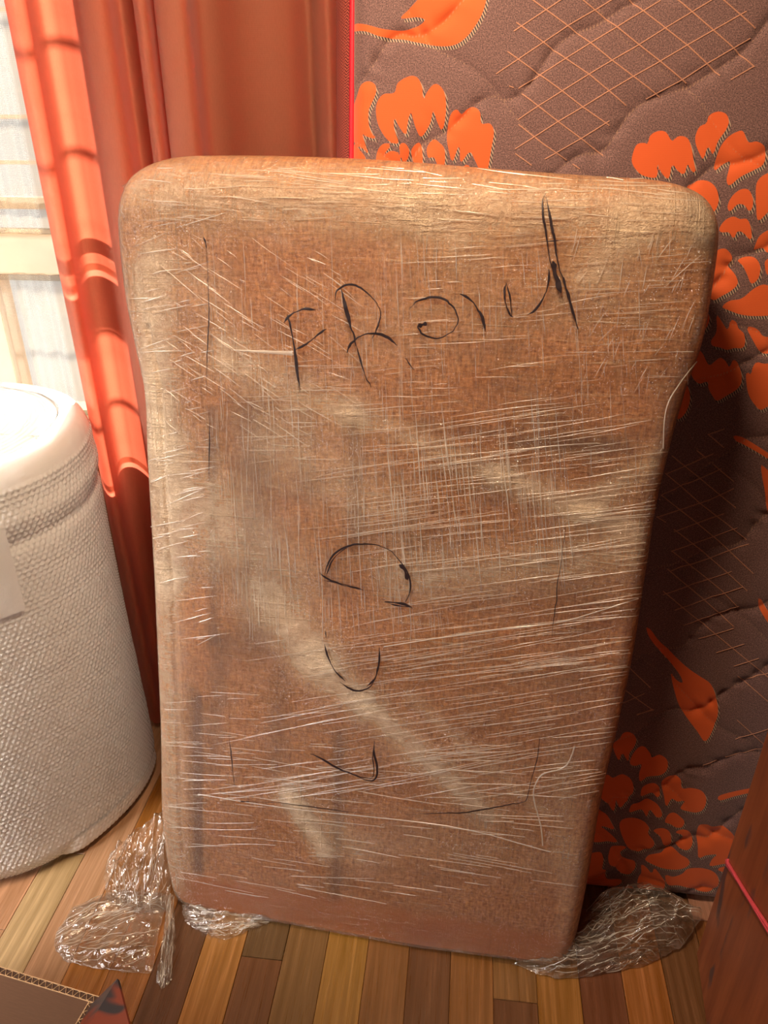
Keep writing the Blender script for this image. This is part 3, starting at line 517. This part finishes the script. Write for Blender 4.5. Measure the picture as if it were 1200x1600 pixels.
def film_mat(name='stretch_film', haze=None, tint=(1., .77, .53, 1), rough=.11, body=False, gl=.13):
    t = NT(name); uv = t.n('UVMap').outputs[0] if body else t.n('TexCoord').outputs['Object']
    if body:
        s1 = t.noise(t.map(uv, (5, 260, 1), rot=(0, 0, math.radians(5))), 1., 3, .6, .4)
        s2 = t.noise(t.map(uv, (330, 7, 1), rot=(0, 0, math.radians(3))), 1., 3, .6, .4)
        s3 = t.noise(t.map(uv, (14, 180, 1), rot=(0, 0, math.radians(-32))), 1., 3, .6, .6)
        s4 = t.noise(uv, 260, 3, .6, 1.5)
        r1 = t.rng(s1, .54, .72); r2 = t.rng(s2, .55, .72); r3 = t.rng(s3, .56, .75)
        mk = t.rng(t.noise(uv, 7, 2), .4, .62); mk2 = t.rng(t.noise(t.map(uv, (1, 1, 1), loc=(3, 1, 0)), 6, 2), .42, .62)
        ln = t.math('ADD', t.math('MULTIPLY', r1, mk), t.math('ADD', t.math('MULTIPLY', r2, mk2), t.math('MULTIPLY', r3, t.math('SUBTRACT', 1., mk))))
        h = t.math('ADD', t.math('MULTIPLY', ln, .8), t.math('MULTIPLY', s4, 1.3))
        nb = t.bump(h, 1.0, .0035)
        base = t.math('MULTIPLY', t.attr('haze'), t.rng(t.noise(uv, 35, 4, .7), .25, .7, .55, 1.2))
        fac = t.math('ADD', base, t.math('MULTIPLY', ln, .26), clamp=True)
    else:
        s = t.noise(t.map(uv, (1, 1, 1)), 60, 4, .6, 1.8); nb = t.bump(s, .45, .003)
        fac = t.rng(t.noise(uv, 28, 4, .7), .35, .75, haze*.4, haze*1.7)
    gfac = t.math('ADD', gl, t.math('MULTIPLY', t.n('LayerWeight', Blend=.35, Normal=nb).outputs['Fresnel'], .55), clamp=True)
    core = t.n('MixShader', i0=fac, i1=t.n('BsdfTransparent', Color=(.98, .97, .95, 1)), i2=t.n('BsdfDiffuse', Color=tint, Normal=nb))
    return t.done(t.n('MixShader', i0=gfac, i1=core, i2=t.n('BsdfGlossy', Roughness=rough, Normal=nb)))
pk = empty('wrapped_package'); tagit(pk, 'tall brown package in clear stretch film with marker writing, leaning on the mattress', 'package')
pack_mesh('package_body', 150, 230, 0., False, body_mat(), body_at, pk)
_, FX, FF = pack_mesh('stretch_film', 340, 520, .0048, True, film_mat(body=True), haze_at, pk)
BV = BVHTree.FromPolygons([Vector(v) for v in FX], [tuple(int(q) for q in f) for f in FF])
def hit(x, y):
    d = Vector(ray(x, y)).normalized(); r = BV.ray_cast(Vector(CC), d); return (np.array(r[0]), np.array(r[1])) if r[0] is not None else None
def ribbons(strokes, name, mat, parent, raise_=.0006, base=.0014):
    vs, fs, o = [], [], 0
    for P, wd in strokes:
        pts, nn, ww = [], [], []
        for k, (x, y) in enumerate(P):
            h = hit(x, y)
            if h is None: continue
            n = h[1] if np.dot(h[1], pn) > 0 else -h[1]
            pts.append(h[0]); nn.append(n); ww.append(wd[k] if hasattr(wd, '__len__') else wd)
        if len(pts) < 3: continue
        pts = np.array(pts); nn = np.array(nn); ww = np.array(ww)[:, None]
        T = np.gradient(pts, axis=0); sd_ = np.cross(T, nn); sd_ /= np.linalg.norm(sd_, axis=1)[:, None]+1e-12
        n = len(pts)
        vs += [pts-sd_*ww+nn*base, pts+nn*(base+raise_), pts+sd_*ww+nn*base]
        i = np.arange(n-1)
        for s in (0, 1): fs.append(np.stack([o+s*n+i, o+(s+1)*n+i, o+(s+1)*n+i+1, o+s*n+i+1], 1))
        o += 3*n
    return mesh_np(name, np.concatenate(vs), np.concatenate(fs), mat, parent)
def st(org, sc, P, w=.0014, taper=True, sub=8):
    Q = catmull([(org[0]+a/sc, org[1]+b/sc) for a, b in P], sub); L = np.linalg.norm(np.diff(Q, axis=0), axis=1).sum()
    Q = resample(Q, np.linspace(0, 1, max(8, int(L/3)))); t = np.linspace(0, 1, len(Q))
    ww = w*(.75+.35*np.sin(t*9+w*4000))*(np.clip(np.minimum(t, 1-t)*8, .35, 1) if taper else 1)
    return (Q, ww)
s7, s8, b1, b3, b4, b2 = ((200,230),2.308), ((620,230),2.308), ((220,680),2.727), ((240,1080),2.857), ((600,1100),2.727), ((600,680),2.727)
M_ink = simple('marker_ink', (.022, .012, .014, 1), .45, .1, 50)
front = [st(*s7, [(577,603),(590,650),(602,720),(612,800),(622,880)], .0021), st(*s7, [(565,632),(580,612),(605,595),(640,582),(680,586)], .0017), st(*s7, [(605,730),(650,705),(690,672),(718,655)], .0015),
 st(*s7, [(750,570),(752,530),(765,508),(785,497),(815,495),(850,512),(885,545),(908,580),(912,610),(900,650),(880,690)], .0013), st(*s7, [(770,503),(785,570),(810,660),(825,715)], .0026), st(*s7, [(825,710),(850,800),(878,862)], .0012), st(*s7, [(793,740),(800,715),(825,690),(860,672),(900,670),(940,685),(975,718)], .0019), st(*s7, [(1000,755),(1015,780),(1035,803)], .0009),
 st(*s8, [(45,588),(68,558),(110,543),(160,544),(200,570),(222,615),(212,650),(180,678),(140,687),(100,675),(80,655),(78,643),(110,634)], .0014), st(*s8, [(78,645),(92,638),(110,634)], .0030),
 st(*s8, [(230,528),(262,545),(290,580),(308,610),(320,665)], .0019), st(*s8, [(395,490),(390,520),(395,570),(410,602),(420,608)], .0014), st(*s8, [(395,490),(406,530),(412,575),(415,605)], .0011), st(*s8, [(470,605),(500,585),(530,540),(545,490),(548,440)], .0015),
 st(*s8, [(538,172),(525,200),(530,270),(540,330),(550,400),(565,450),(580,500)], .0013), st(*s8, [(536,185),(552,250),(565,320),(582,420),(600,480),(625,560),(652,655)], .0015), st(*s8, [(562,410),(572,450),(585,500),(592,525)], .0034), st(*s8, [(600,470),(625,560)], .0019), st(*s8, [(510,342),(560,338),(605,335)], .0007)]
ucd = [st(*b1, [(785,618),(792,565),(818,512),(865,477),(930,460),(1000,463),(1060,485),(1100,525),(1135,575),(1150,620),(1148,665),(1130,705)], .0014), st(*b1, [(790,600),(815,535),(850,495),(880,477)], .0012), st(*b1, [(1103,548),(1125,568),(1137,612)], .0031), st(*b1, [(762,580),(800,608),(870,632),(950,655)], .0015), st(*b1, [(782,615),(830,622),(870,637),(930,650)], .0012), st(*b1, [(1040,705),(1090,710),(1130,718),(1160,733)], .0021), st(*b1, [(1060,712),(1100,722),(1155,728)], .0013),
 st(*b1, [(785,885),(800,940),(830,1000),(872,1042)], .0015), st(*b1, [(790,828),(792,860)], .0009), st(*b1, [(850,1045),(900,1080),(940,1083),(980,1065),(1005,1020),(1018,960),(1018,900)], .0015), st(*b1, [(965,1065),(1000,1030),(1012,980)], .0014),
 st(*b3, [(700,273),(760,300),(850,350),(920,378),(972,395),(998,372),(998,320),(985,270),(988,215)], .0017), st(*b3, [(712,272),(780,315),(860,355),(965,384),(985,350),(980,290),(983,250)], .0012)]
lines = [st(*s7, [(275,322),(284,350),(288,400),(292,480),(296,600),(288,760),(287,900)], .0007), st(*s7, [(275,322),(283,345),(286,362)], .0012), st(*b3, [(340,190),(352,300),(360,380),(368,418)], .0010), st(*b3, [(390,487),(450,488),(560,492),(700,510),(820,525),(900,535),(1030,545)], .0008), st(*b3, [(390,487),(430,487)], .0014),
 st(*b4, [(90,465),(180,462),(260,458),(330,458),(400,447),(470,435),(540,422),(590,412),(605,403),(612,385),(630,310),(652,230),(665,140)], .0011), st(*b2, [(775,370),(762,470),(750,560),(738,640),(735,700),(725,760),(715,900)], .0006), st(*s7, [(296,945),(297,1010),(296,1080),(295,1200)], .0008)]
tagit(ribbons(front, 'handwriting', M_ink, pk, .0003, .0034), 'black marker word reading FRont across the upper part')
for a_, b_, l_ in ((0, 7, 'black marker letter D lying on its side'), (7, 11, 'black marker letter U'), (11, 13, 'black marker tick shaped letter')): tagit(ribbons(ucd[a_:b_], 'handwriting', M_ink, pk, .0003, .0034), l_)
for l_ in lines: ribbons([l_], 'marker_line', M_ink, pk, .0003, .0034)
# taut strands and wrinkles of the film, their glints painted as pale ribbons
S_ = []
def strands(n, x0, x1, y0, y1, dx, dy, l0, l1, w0, w1, jit=.03):
    for _ in range(n):
        x = random.uniform(x0, x1); y = random.uniform(y0, y1); L = random.uniform(l0, l1)*random.uniform(.4, 1); j = random.gauss(0, jit)
        ux, uy = dx+(j if abs(dy) > abs(dx) else 0), dy+(j if abs(dx) >= abs(dy) else 0); m = max(4, int(L/9)); c = random.gauss(0, .03)
        t = np.linspace(-.5, .5, m); X = x+ux*L*t-uy*c*L*t*t; Y = y+uy*L*t+ux*c*L*t*t
        w = random.uniform(w0, w1)*np.clip(np.cos(t*math.pi), .12, 1); S_.append((list(zip(X, Y)), w))
strands(130, 590, 900, 680, 880, .085, 1, 50, 210, .0002, .0008)
strands(85, 350, 700, 850, 980, .06, 1, 40, 140, .0002, .00062)
strands(300, 330, 1000, 400, 860, .04, 1, 20, 150, .00012, .00045)
strands(120, 330, 700, 620, 1000, .03, 1, 20, 120, .0001, .0004)
strands(120, 240, 1080, 262, 345, 1, .06, 30, 150, .0002, .0006, .06)
strands(90, 640, 1080, 330, 600, 1, -.05, 30, 160, .00015, .0004, .05)
strands(190, 560, 1010, 620, 1060, 1, -.13, 60, 300, .00015, .0005)
strands(110, 420, 960, 1000, 1240, 1, -.16, 60, 340, .00015, .0005)
strands(60, 320, 880, 1160, 1340, 1, .08, 40, 200, .0001, .00035, .05)
strands(30, 300, 880, 1340, 1400, 1, .16, 40, 200, .0001, .0003, .04)
strands(90, 215, 330, 320, 1000, 1, -.22, 20, 90, .0003, .0009, .1)
strands(40, 265, 400, 1080, 1300, 1, .05, 40, 130, .0001, .0004, .06)
strands(45, 390, 700, 560, 760, 1, -.04, 30, 130, .00015, .0004, .05)
strands(110, 260, 560, 370, 680, .9, .62, 20, 90, .0002, .0005, .12)
strands(60, 880, 1090, 370, 620, -.35, .9, 20, 70, .0002, .0005, .2)
t_ = NT('film_strand_glint'); M_strand_glint = t_.done(t_.n('MixShader', i0=.50, i1=t_.n('BsdfTransparent'), i2=t_.n('MixShader', i0=.35, i1=t_.n('BsdfDiffuse', Color=(1., .90, .76, 1)), i2=t_.n('BsdfGlossy', Roughness=.25))))
tagit(ribbons(S_, 'film_strand_glint', M_strand_glint, pk, .0007), kind='stuff')
big = [(catmull([(898,1165),(890,1188),(878,1200),(850,1208),(838,1222),(834,1245),(845,1290),(848,1320)], 6), .0012), (catmull([(366,547),(400,549),(440,551),(458,552)], 6), np.linspace(.0008, .0035, 19)), (catmull([(600,1010),(760,985),(880,970),(1010,930)], 6), .0009), (catmull([(310,1240),(450,1262),(700,1290),(860,1330)], 6), .0007), (catmull([(1090,560),(1060,600),(1040,640),(1035,700)], 6), .0009)]
for b_ in big: ribbons([b_], 'film_fold', M_strand_glint, pk, .0012)
# ear of film at the upper left corner
M_loose = film_mat('loose_film', .10, (.85, .72, .58, 1), .12, False, .16)
P0 = hit(222, 300); p0 = P0[0] if P0 else FX[0]
e0 = PO+pw*pk_uv(206, 296)[0]+pt*pk_uv(206, 296)[1]
ear = []
for i in range(9):
    for j in range(9):
        s, q = i/8, j/8; sp = (1-s)**1.0
        p = e0+pw*(-.012*s+.022*(1-s))+pt*((q-.5)*.04*sp+.004*s)+pn*(.006+.006*math.sin(q*9+s*5)*sp)
        ear.append(p)
mesh_np('film_ear', ear, grid_faces(9, 9), M_loose, pk)
reorigin(pk, tuple((fA+fB)/2*np.array([1, 1, 0])))
# ------------------------------------------------------------------ loose film on the floor
def crumple(label, L, R, B, T, amp, seed, ang=30, freq=9, n=110, fan=.0, lo=.35):
    f = lambda P: catmull([at_z(x, y, z) for x, y, z in P], 6)
    S = np.linspace(0, 1, n); P = coons(f(L), f(R), f(B), f(T), S, S).copy()
    s, q = np.meshgrid(S, S); h = 0; edge = np.clip(np.minimum(np.minimum(s, 1-s), np.minimum(q, 1-q))*12, .10, 1)
    for k, (da, fr, w, ln) in enumerate(((0, 1, 1., 1.2), (13, 1.9, .55, 1.8), (-17, 1.5, .6, 1.5), (62, .9, .45, 1.6), (5, 4.2, .22, 3.), (-40, 2.3, .25, 3))):
        a = math.radians(ang+da); u = s*math.cos(a)+q*math.sin(a); v = -s*math.sin(a)+q*math.cos(a)
        v = v*(1+fan*u)+.10*(fbm(u*2+k, v*2, seed+k)-.5)
        c = 1-np.abs(2*vnoise(v*freq*fr, u*ln, seed+7*k)-1)
        h = h+w*c**4
    P[..., 2] = np.maximum(P[..., 2]+amp*(lo*1.35*h+.35*fbm(s*2.5, q*2.5, seed+2)-.15)*edge, .0015)
    P[..., 0] += .006*(fbm(s*14, q*14, seed+20)-.5); P[..., 1] += .006*(fbm(s*14, q*14, seed+30)-.5)
    o = mesh_np('plastic_film', P.reshape(-1, 3), grid_faces(n, n), M_loose)
    vs, fs, off = [], [], 0; rr = random.Random(seed)      # sharp creases running along the folds, their highlights painted pale
    for _ in range(int(n*.75)):
        a = math.radians(ang+rr.gauss(0, 16)); L = rr.uniform(.06, .34); t = np.linspace(-.5, .5, 14); cx, cy = rr.uniform(.05, .95), rr.uniform(.05, .95); cv = rr.gauss(0, .12)
        u = np.clip(cx+math.cos(a)*L*t-math.sin(a)*cv*L*t*t, .01, .99)*(n-1); v = np.clip(cy+math.sin(a)*L*t+math.cos(a)*cv*L*t*t, .01, .99)*(n-1)
        i0 = np.floor(v).astype(int); j0 = np.floor(u).astype(int); fi = (v-i0)[:, None]; fj = (u-j0)[:, None]; i1 = np.minimum(i0+1, n-1); j1 = np.minimum(j0+1, n-1)
        pt_ = (P[i0, j0]*(1-fj)+P[i0, j1]*fj)*(1-fi)+(P[i1, j0]*(1-fj)+P[i1, j1]*fj)*fi+np.array([0, 0, .0006])
        T = np.gradient(pt_, axis=0); sd2 = np.cross(T, [0, 0, 1]); sd2 /= np.linalg.norm(sd2, axis=1)[:, None]+1e-9
        w = rr.uniform(.0002, .0007)*np.clip(np.cos(t*math.pi), .1, 1)[:, None]
        vs += [pt_-sd2*w, pt_+np.array([0, 0, .0008]), pt_+sd2*w]; m = len(t); i = np.arange(m-1)
        for k in (0, 1): fs.append(np.stack([off+k*m+i, off+(k+1)*m+i, off+(k+1)*m+i+1, off+k*m+i+1], 1))
        off += 3*m
    tagit(mesh_np('film_crease_glint', np.concatenate(vs), np.concatenate(fs), M_strand_glint, o), kind='stuff')
    return tagit(o, label, 'plastic film', 'loose ends of stretch film on the floor')
crumple('flat crinkled sheet of clear film lying on the floor left of the package', [(100,1500,.002),(84,1470,.002),(112,1420,.003)], [(238,1521,.002),(250,1450,.004),(264,1398,.01)], [(100,1500,.002),(150,1514,.002),(238,1521,.002)], [(112,1420,.003),(180,1392,.01),(264,1398,.01)], .014, 3, 28, 3.2, 120)
crumple('gathered clear film standing up between bubble wrap roll and package', [(166,1405,.003),(164,1360,.02),(172,1335,.03)], [(266,1425,.004),(266,1350,.05),(264,1262,.10)], [(166,1405,.003),(210,1425,.004),(266,1425,.004)], [(172,1335,.03),(215,1296,.07),(264,1262,.10)], .028, 14, 80, 8, 110)
crumple('twisted tail of clear film pointing at the camera below the package corner', [(243,1532,.002),(252,1480,.006),(264,1400,.02)], [(268,1532,.002),(274,1470,.006),(272,1400,.02)], [(243,1532,.002),(255,1545,.002),(268,1532,.002)], [(264,1400,.02),(268,1397,.02),(272,1400,.02)], .014, 25, 88, 4, 70)
crumple('small crumpled film scrap under the lower left edge of the package', [(284,1412,.006),(290,1440,.004),(318,1458,.002)], [(432,1436,.006),(420,1442,.003),(395,1452,.002)], [(284,1412,.006),(350,1424,.01),(432,1436,.006)], [(318,1458,.002),(352,1468,.002),(395,1452,.002)], .018, 36, -12, 5, 80)
crumple('large crumpled bunch of film spread right of the package before the mattress', [(800,1505,.002),(880,1480,.03),(925,1405,.02)], [(1000,1512,.002),(1066,1478,.01),(1100,1425,.03)], [(800,1505,.002),(880,1530,.002),(1000,1512,.002)], [(925,1405,.02),(1010,1380,.05),(1100,1425,.03)], .034, 47, 22, 10, 170)
# ------------------------------------------------------------------ bubble wrap roll
rc = np.array([-.953, 1.137]); rr_ = .290; RH = .845
def bub_mat(name, tr=.10):
    t = NT(name); co = t.n('TexCoord').outputs['Object']; nb = t.bump(t.noise(co, 260, 3), .25, .001)
    lay = t.noise(t.map(co, (3, 3, 9)), 1., 3)
    c = t.mix(lay, rgb(246, 242, 238), rgb(254, 253, 252))
    d = t.n('MixShader', i0=.25, i1=t.n('BsdfDiffuse', Color=c, Normal=nb), i2=t.n('BsdfTranslucent', Color=c))
    g = t.n('MixShader', i0=t.math('MULTIPLY', t.n('Fresnel', IOR=1.4).outputs[0], 1.), i1=d, i2=t.n('BsdfGlossy', Roughness=.22, Normal=nb))
    return t.done(t.n('MixShader', i0=tr, i1=g, i2=t.n('BsdfTransparent')))
M_bub = bub_mat('bubble_wrap', .0)
roll = empty('bubble_wrap_roll'); tagit(roll, 'big upright roll of white bubble wrap standing left of the package', 'bubble wrap')
def bubbles(x, z, p=2*math.pi*.290/174):
    row = np.round(z/(p*.866)); xx = x/p+.5*(row%2); dx = (xx-np.round(xx))*p; dz = z-row*p*.866
    return np.sqrt(np.clip(1-(dx*dx+dz*dz)/(.0043**2), 0, 1))
nt, nh = 620, 300
th = np.linspace(math.pi/2, 2.5*math.pi, nt); hz = np.linspace(0, 1, nh); TH, HZ = np.meshgrid(th, hz)
sv = HZ*(RH+.10); zz = np.clip(sv, 0, RH); 
rad = rr_*np.ones_like(TH); over = np.clip(sv-RH, 0, 1)
# foot rounding, soft shoulder, wavy layers
z_ = np.where(sv < RH-.045, sv, RH-.045+.045*np.sin(np.clip((sv-(RH-.045))/.07, 0, 1)*math.pi/2))
rad = rad-.05*(1-np.cos(np.clip((sv-(RH-.045))/.10, 0, 1)*math.pi/2))-.03*(np.clip(1-sv/.06, 0, 1)**2)
rad = rad+.006*np.sin(TH*3+1)+.004*np.sin(TH*5+HZ*4)+.004*np.exp(-((sv-.755)/.018)**2)-.004*np.exp(-((sv-.715)/.012)**2)+.006*np.exp(-((sv-.025)/.02)**2)*np.clip(np.sin(TH+.9), 0, 1)
bh = bubbles(TH*rr_, sv)*.0031
rad = rad+bh*(sv < RH-.03)+.0022*(fbm(TH*9, sv*25, 5)-.5)
V = np.stack([rc[0]+rad*np.cos(TH), rc[1]+rad*np.sin(TH), np.maximum(z_+.003, .002)], -1).reshape(-1, 3)
mesh_np('wrap_outer_layer', V, grid_faces(nh, nt), M_bub, roll)
# wound end on top: spiral edge of layers
nr, nt2 = 110, 180; R2 = np.linspace(.02, rr_-.044, nr); T2 = np.linspace(0, 2*math.pi, nt2); TT, RR = np.meshgrid(T2, R2)
sp = ((RR/.011)-TT/(2*math.pi))%1; zt = RH+.002-.0022*(sp*0+np.abs(sp-.5)*2)**3+.004*(fbm(TT*6, RR*40, 8)-.5)-.001*np.clip((RR-(rr_-.08))/.03, 0, 1)
V = np.stack([rc[0]+RR*np.cos(TT), rc[1]+RR*np.sin(TT), zt], -1).reshape(-1, 3)
mesh_np('wound_end', V, grid_faces(nr, nt2, flip=True), M_bub, roll)
# loose outer sheet with a visible edge, and its lip at the foot
def shell(t0, t1, za, zb, off, name, bub=True, n1=150, n2=150):
    T, Zs = np.meshgrid(np.linspace(t0, t1, n1), np.linspace(za, zb, n2)); e = np.minimum(np.minimum(T-t0, t1-T)*rr_, np.minimum(Zs-za, zb-Zs))
    if name == 'foot_lip': off = off-.03*(1-np.clip((T-t0)/.22, 0, 1))**2-.02*(1-np.clip((Zs-za)/.02, 0, 1))**2
    r = rr_+.006*np.sin(T*3+1)+.004*np.sin(T*5+Zs/(RH+.1)*4)+off+.002*fbm(T*12, Zs*30, 3)+(bubbles(T*rr_, Zs)*.0014 if bub else 0)
    V = np.stack([rc[0]+r*np.cos(T), rc[1]+r*np.sin(T), Zs+.0], -1).reshape(-1, 3)
    return mesh_np(name, V, grid_faces(n2, n1), M_bub, roll)
shell(math.radians(-150), math.radians(-33), .60, .765, .0050, 'loose_flap', False, 160, 60)
shell(math.radians(-46), math.radians(15), .004, .055, .004, 'foot_lip', True, 160, 24)
reorigin(roll, (rc[0], rc[1], 0))
# ------------------------------------------------------------------ open cardboard box, bottom left
BZ = .30; c0 = at_z(155, 1557, BZ); c1 = at_z(0, 1510, BZ); c2 = at_z(138, 1604, BZ)
ux = (c1-c0)/np.linalg.norm(c1-c0); uy = (c2-c0)/np.linalg.norm(c2-c0); uy = np.array([ux[1], -ux[0], 0])*(1 if np.dot(np.array([ux[1], -ux[0], 0]), uy) > 0 else -1)
def kraft(name, c, sc=1):
    t = NT(name); co = t.n('TexCoord').outputs['Object']; n1 = t.noise(t.map(co, (60, 60, 400)), 1., 4); n2 = t.noise(co, 12, 3)
    k = t.mix(t.rng(n1, .3, .7), tuple(q*.85 for q in c[:3])+(1,), c); k = t.mix(t.rng(n2, .3, .8, 0, .3), k, tuple(q*.75 for q in c[:3])+(1,))
    return t.done(t.n('BsdfPrincipled', Base__Color=k, Roughness=.75, Normal=t.bump(n1, .1, .0005)))
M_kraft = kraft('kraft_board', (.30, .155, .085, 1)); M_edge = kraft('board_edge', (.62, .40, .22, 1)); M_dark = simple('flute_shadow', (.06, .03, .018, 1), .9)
cb = empty('cardboard_box'); tagit(cb, 'open cardboard box cut off at the bottom left, corrugated rim towards the film', 'box')
LXb, LYb, TB = .42, .34, .0095
def wall_box(o, a, la, b, lb, z0, z1, nm_, m=M_kraft):
    P = [o, o+a*la, o+a*la+b*lb, o+b*lb]; bm = bmesh.new()
    lo = [bm.verts.new((p[0], p[1], z0)) for p in P]; hi = [bm.verts.new((p[0], p[1], z1)) for p in P]
    bm.faces.new(lo[::-1]); bm.faces.new(hi)
    for i in range(4): bm.faces.new((lo[i], lo[(i+1)%4], hi[(i+1)%4], hi[i]))
    bmesh.ops.recalc_face_normals(bm, faces=bm.faces[:]); return obj(nm_, bm, m, cb)
C0 = c0*np.array([1, 1, 0])
wall_box(C0, ux, LXb, uy, TB, .004, BZ-.001, 'far_side'); wall_box(C0+uy*TB, ux, TB, uy, LYb, .004, BZ-.001, 'right_side')
wall_box(C0+ux*(LXb-TB)+uy*TB, ux, TB, uy, LYb-TB, .004, BZ-.001, 'left_side'); wall_box(C0+uy*(LYb), ux, LXb-TB, uy, TB, .004, BZ-.001, 'near_side')
wall_box(C0, ux, LXb, uy, LYb, 0, .004, 'bottom')
# corrugated rim: two liners and the zigzag flute between
def flute(o, a, L, b, nm_):
    n = int(L/.0035); s = np.linspace(0, L, n*6); ph = s/.0105*2*math.pi
    mid = TB/2+(TB/2-.0013)*np.sin(ph); vs = []
    for dz in (0, .0016):
        for dw in (-.00035, .00035): vs.append(o+a*s[:, None]+b*(mid+dw)[:, None]+np.array([0, 0, BZ-.001+dz]))
    V = np.concatenate(vs); m = len(s); i = np.arange(m-1); F = []
    for p, q in ((0, 1), (1, 3), (3, 2), (2, 0)): F.append(np.stack([p*m+i, q*m+i, q*m+i+1, p*m+i+1], 1))
    tagit(mesh_np(nm_, V, np.concatenate(F), M_edge, cb, smooth=False), kind='stuff')
    wall_box(o, a, L, b, .0009, BZ-.001, BZ+.0006, 'liner', M_edge); wall_box(o+b*(TB-.0009), a, L, b, .0009, BZ-.001, BZ+.0006, 'liner', M_edge)
    wall_box(o+b*.001, a, L, b, TB-.002, BZ-.001, BZ-.0006, 'flute_shade', M_dark)  # dark strip painting the shade in the gaps between flutes
flute(C0, ux, LXb, uy, 'flute'); flute(C0+uy*TB, uy, LYb-TB, ux, 'flute')
# printed flap standing up from the right side
tF = NT('printed_flap'); co = tF.n('TexCoord').outputs['Object']; nn_ = tF.noise(tF.map(co, (14, 14, 5)), 1., 2, .5, .8)
M_print = tF.done(tF.n('BsdfPrincipled', Base__Color=tF.mix(tF.rng(nn_, .44, .52), (.16, .026, .010, 1), tF.mix(tF.rng(nn_, .58, .62), (.018, .014, .018, 1), (.13, .035, .015, 1))), Roughness=.4))
ap = at_z(187, 1532, BZ+.035); h0 = C0+uy*.012+np.array([0, 0, BZ]); h1 = C0+uy*(LYb-.02)+np.array([0, 0, BZ]); g1 = at_z(207, 1610, BZ+.03)
g2 = g1+(g1-ap)*2.0; g2[2] = BZ+.02; nfl = np.cross(h1-h0, ap-h0); nfl /= np.linalg.norm(nfl); nfl = nfl if nfl[2] > 0 or True else nfl
q4 = [h0, ap, g2, h1]; tk = .004
def slab(P, n, t, name, m):
    bm = bmesh.new(); a = [bm.verts.new(p) for p in P]; b = [bm.verts.new(p+n*t) for p in P]; k = len(P)
    bm.faces.new(a); bm.faces.new(b[::-1])
    for i in range(k): bm.faces.new((a[i], b[i], b[(i+1)%k], a[(i+1)%k]))
    bmesh.ops.recalc_face_normals(bm, faces=bm.faces[:]); return obj(name, bm, m, cb)
fp = slab(q4, nfl, tk, 'flap', M_print); fp['label'] = 'dark red printed flap'
slab([h0, ap, ap+(h0-ap)*0+(g2-ap)*.012, h0+(h1-h0)*.012], -nfl, .0012, 'flap_edge', M_edge)
reorigin(cb, tuple(C0))
# ------------------------------------------------------------------ wooden board with pink string
w0 = at_z(1088, 1490, 0); w1 = at_z(1103, 1600, 0); wd_ = (w1-w0)/np.linalg.norm(w1-w0); wn = np.array([-wd_[1], wd_[0], 0]); wn = wn if wn[0] > 0 else -wn
def wood_mat():
    t = NT('varnished_wood'); co = t.n('TexCoord').outputs['Object']
    g = t.noise(t.map(co, (30, 30, 2.5)), 1., 4, .6, .5); f = t.noise(t.map(co, (120, 120, 12)), 1., 3)
    c = t.mix(t.rng(g, .3, .7), (.20, .050, .020, 1), (.36, .105, .04, 1)); c = t.mix(t.rng(f, .4, .7, 0, .3), c, (.14, .035, .018, 1))
    sc = t.math('MULTIPLY', t.rng(t.noise(t.map(co, (22, 22, 8), loc=(2, 0, 1)), 1., 2), .60, .68), .8)
    c = t.mix(sc, c, (.05, .045, .05, 1))
    return t.done(t.n('BsdfPrincipled', Base__Color=c, Roughness=.42, Normal=t.bump(f, .08, .001)))
wb = empty('wooden_board'); tagit(wb, 'reddish brown wooden board tied with pink string at the right edge', 'board')
M_wd = wood_mat(); BL, BT, BH = .62, .042, .95
bm = bmesh.new(); box(bm, 0, BT, 0, BL, .001, BH, .003)
for v in bm.verts:
    p = w0+wn*v.co.x+wd_*v.co.y; v.co = Vector((p[0], p[1], v.co.z))
obj('panel', bm, M_wd, wb)
def bp(x, y):   # point on the left face of the board
    return on_plane(x, y, w0, wn)
M_str = simple('pink_string', rgb(222, 84, 96), .5, .1, 300, spec=.5)
sA = bp(1139, 1347); sB = bp(1200, 1448); dS = sB-sA; 
for k, (q, rds) in enumerate((((0, 0), .0032), ((.012, -.004), .0026))):
    a = sA+np.array([0, 0, -q[0]*.35]); b = sA+dS*2.2+np.array([0, 0, q[0]*1.2])
    a2 = a+wn*(BT+.004)-wd_*0; b2 = b+wn*(BT+.004)
    P = np.array([a2, a2-wd_*.003, a-wn*.0025-wd_*.003, a-wn*.0025+wd_*.002, a+(b-a)*.3-wn*.0028, a+(b-a)*.6-wn*.0026, b-wn*.0025])
    v, f = tube_np(resample(P, np.linspace(0, 1, 90)), rds, 7); mesh_np('string', v, f, M_str, wb)
reorigin(wb, tuple(w0))
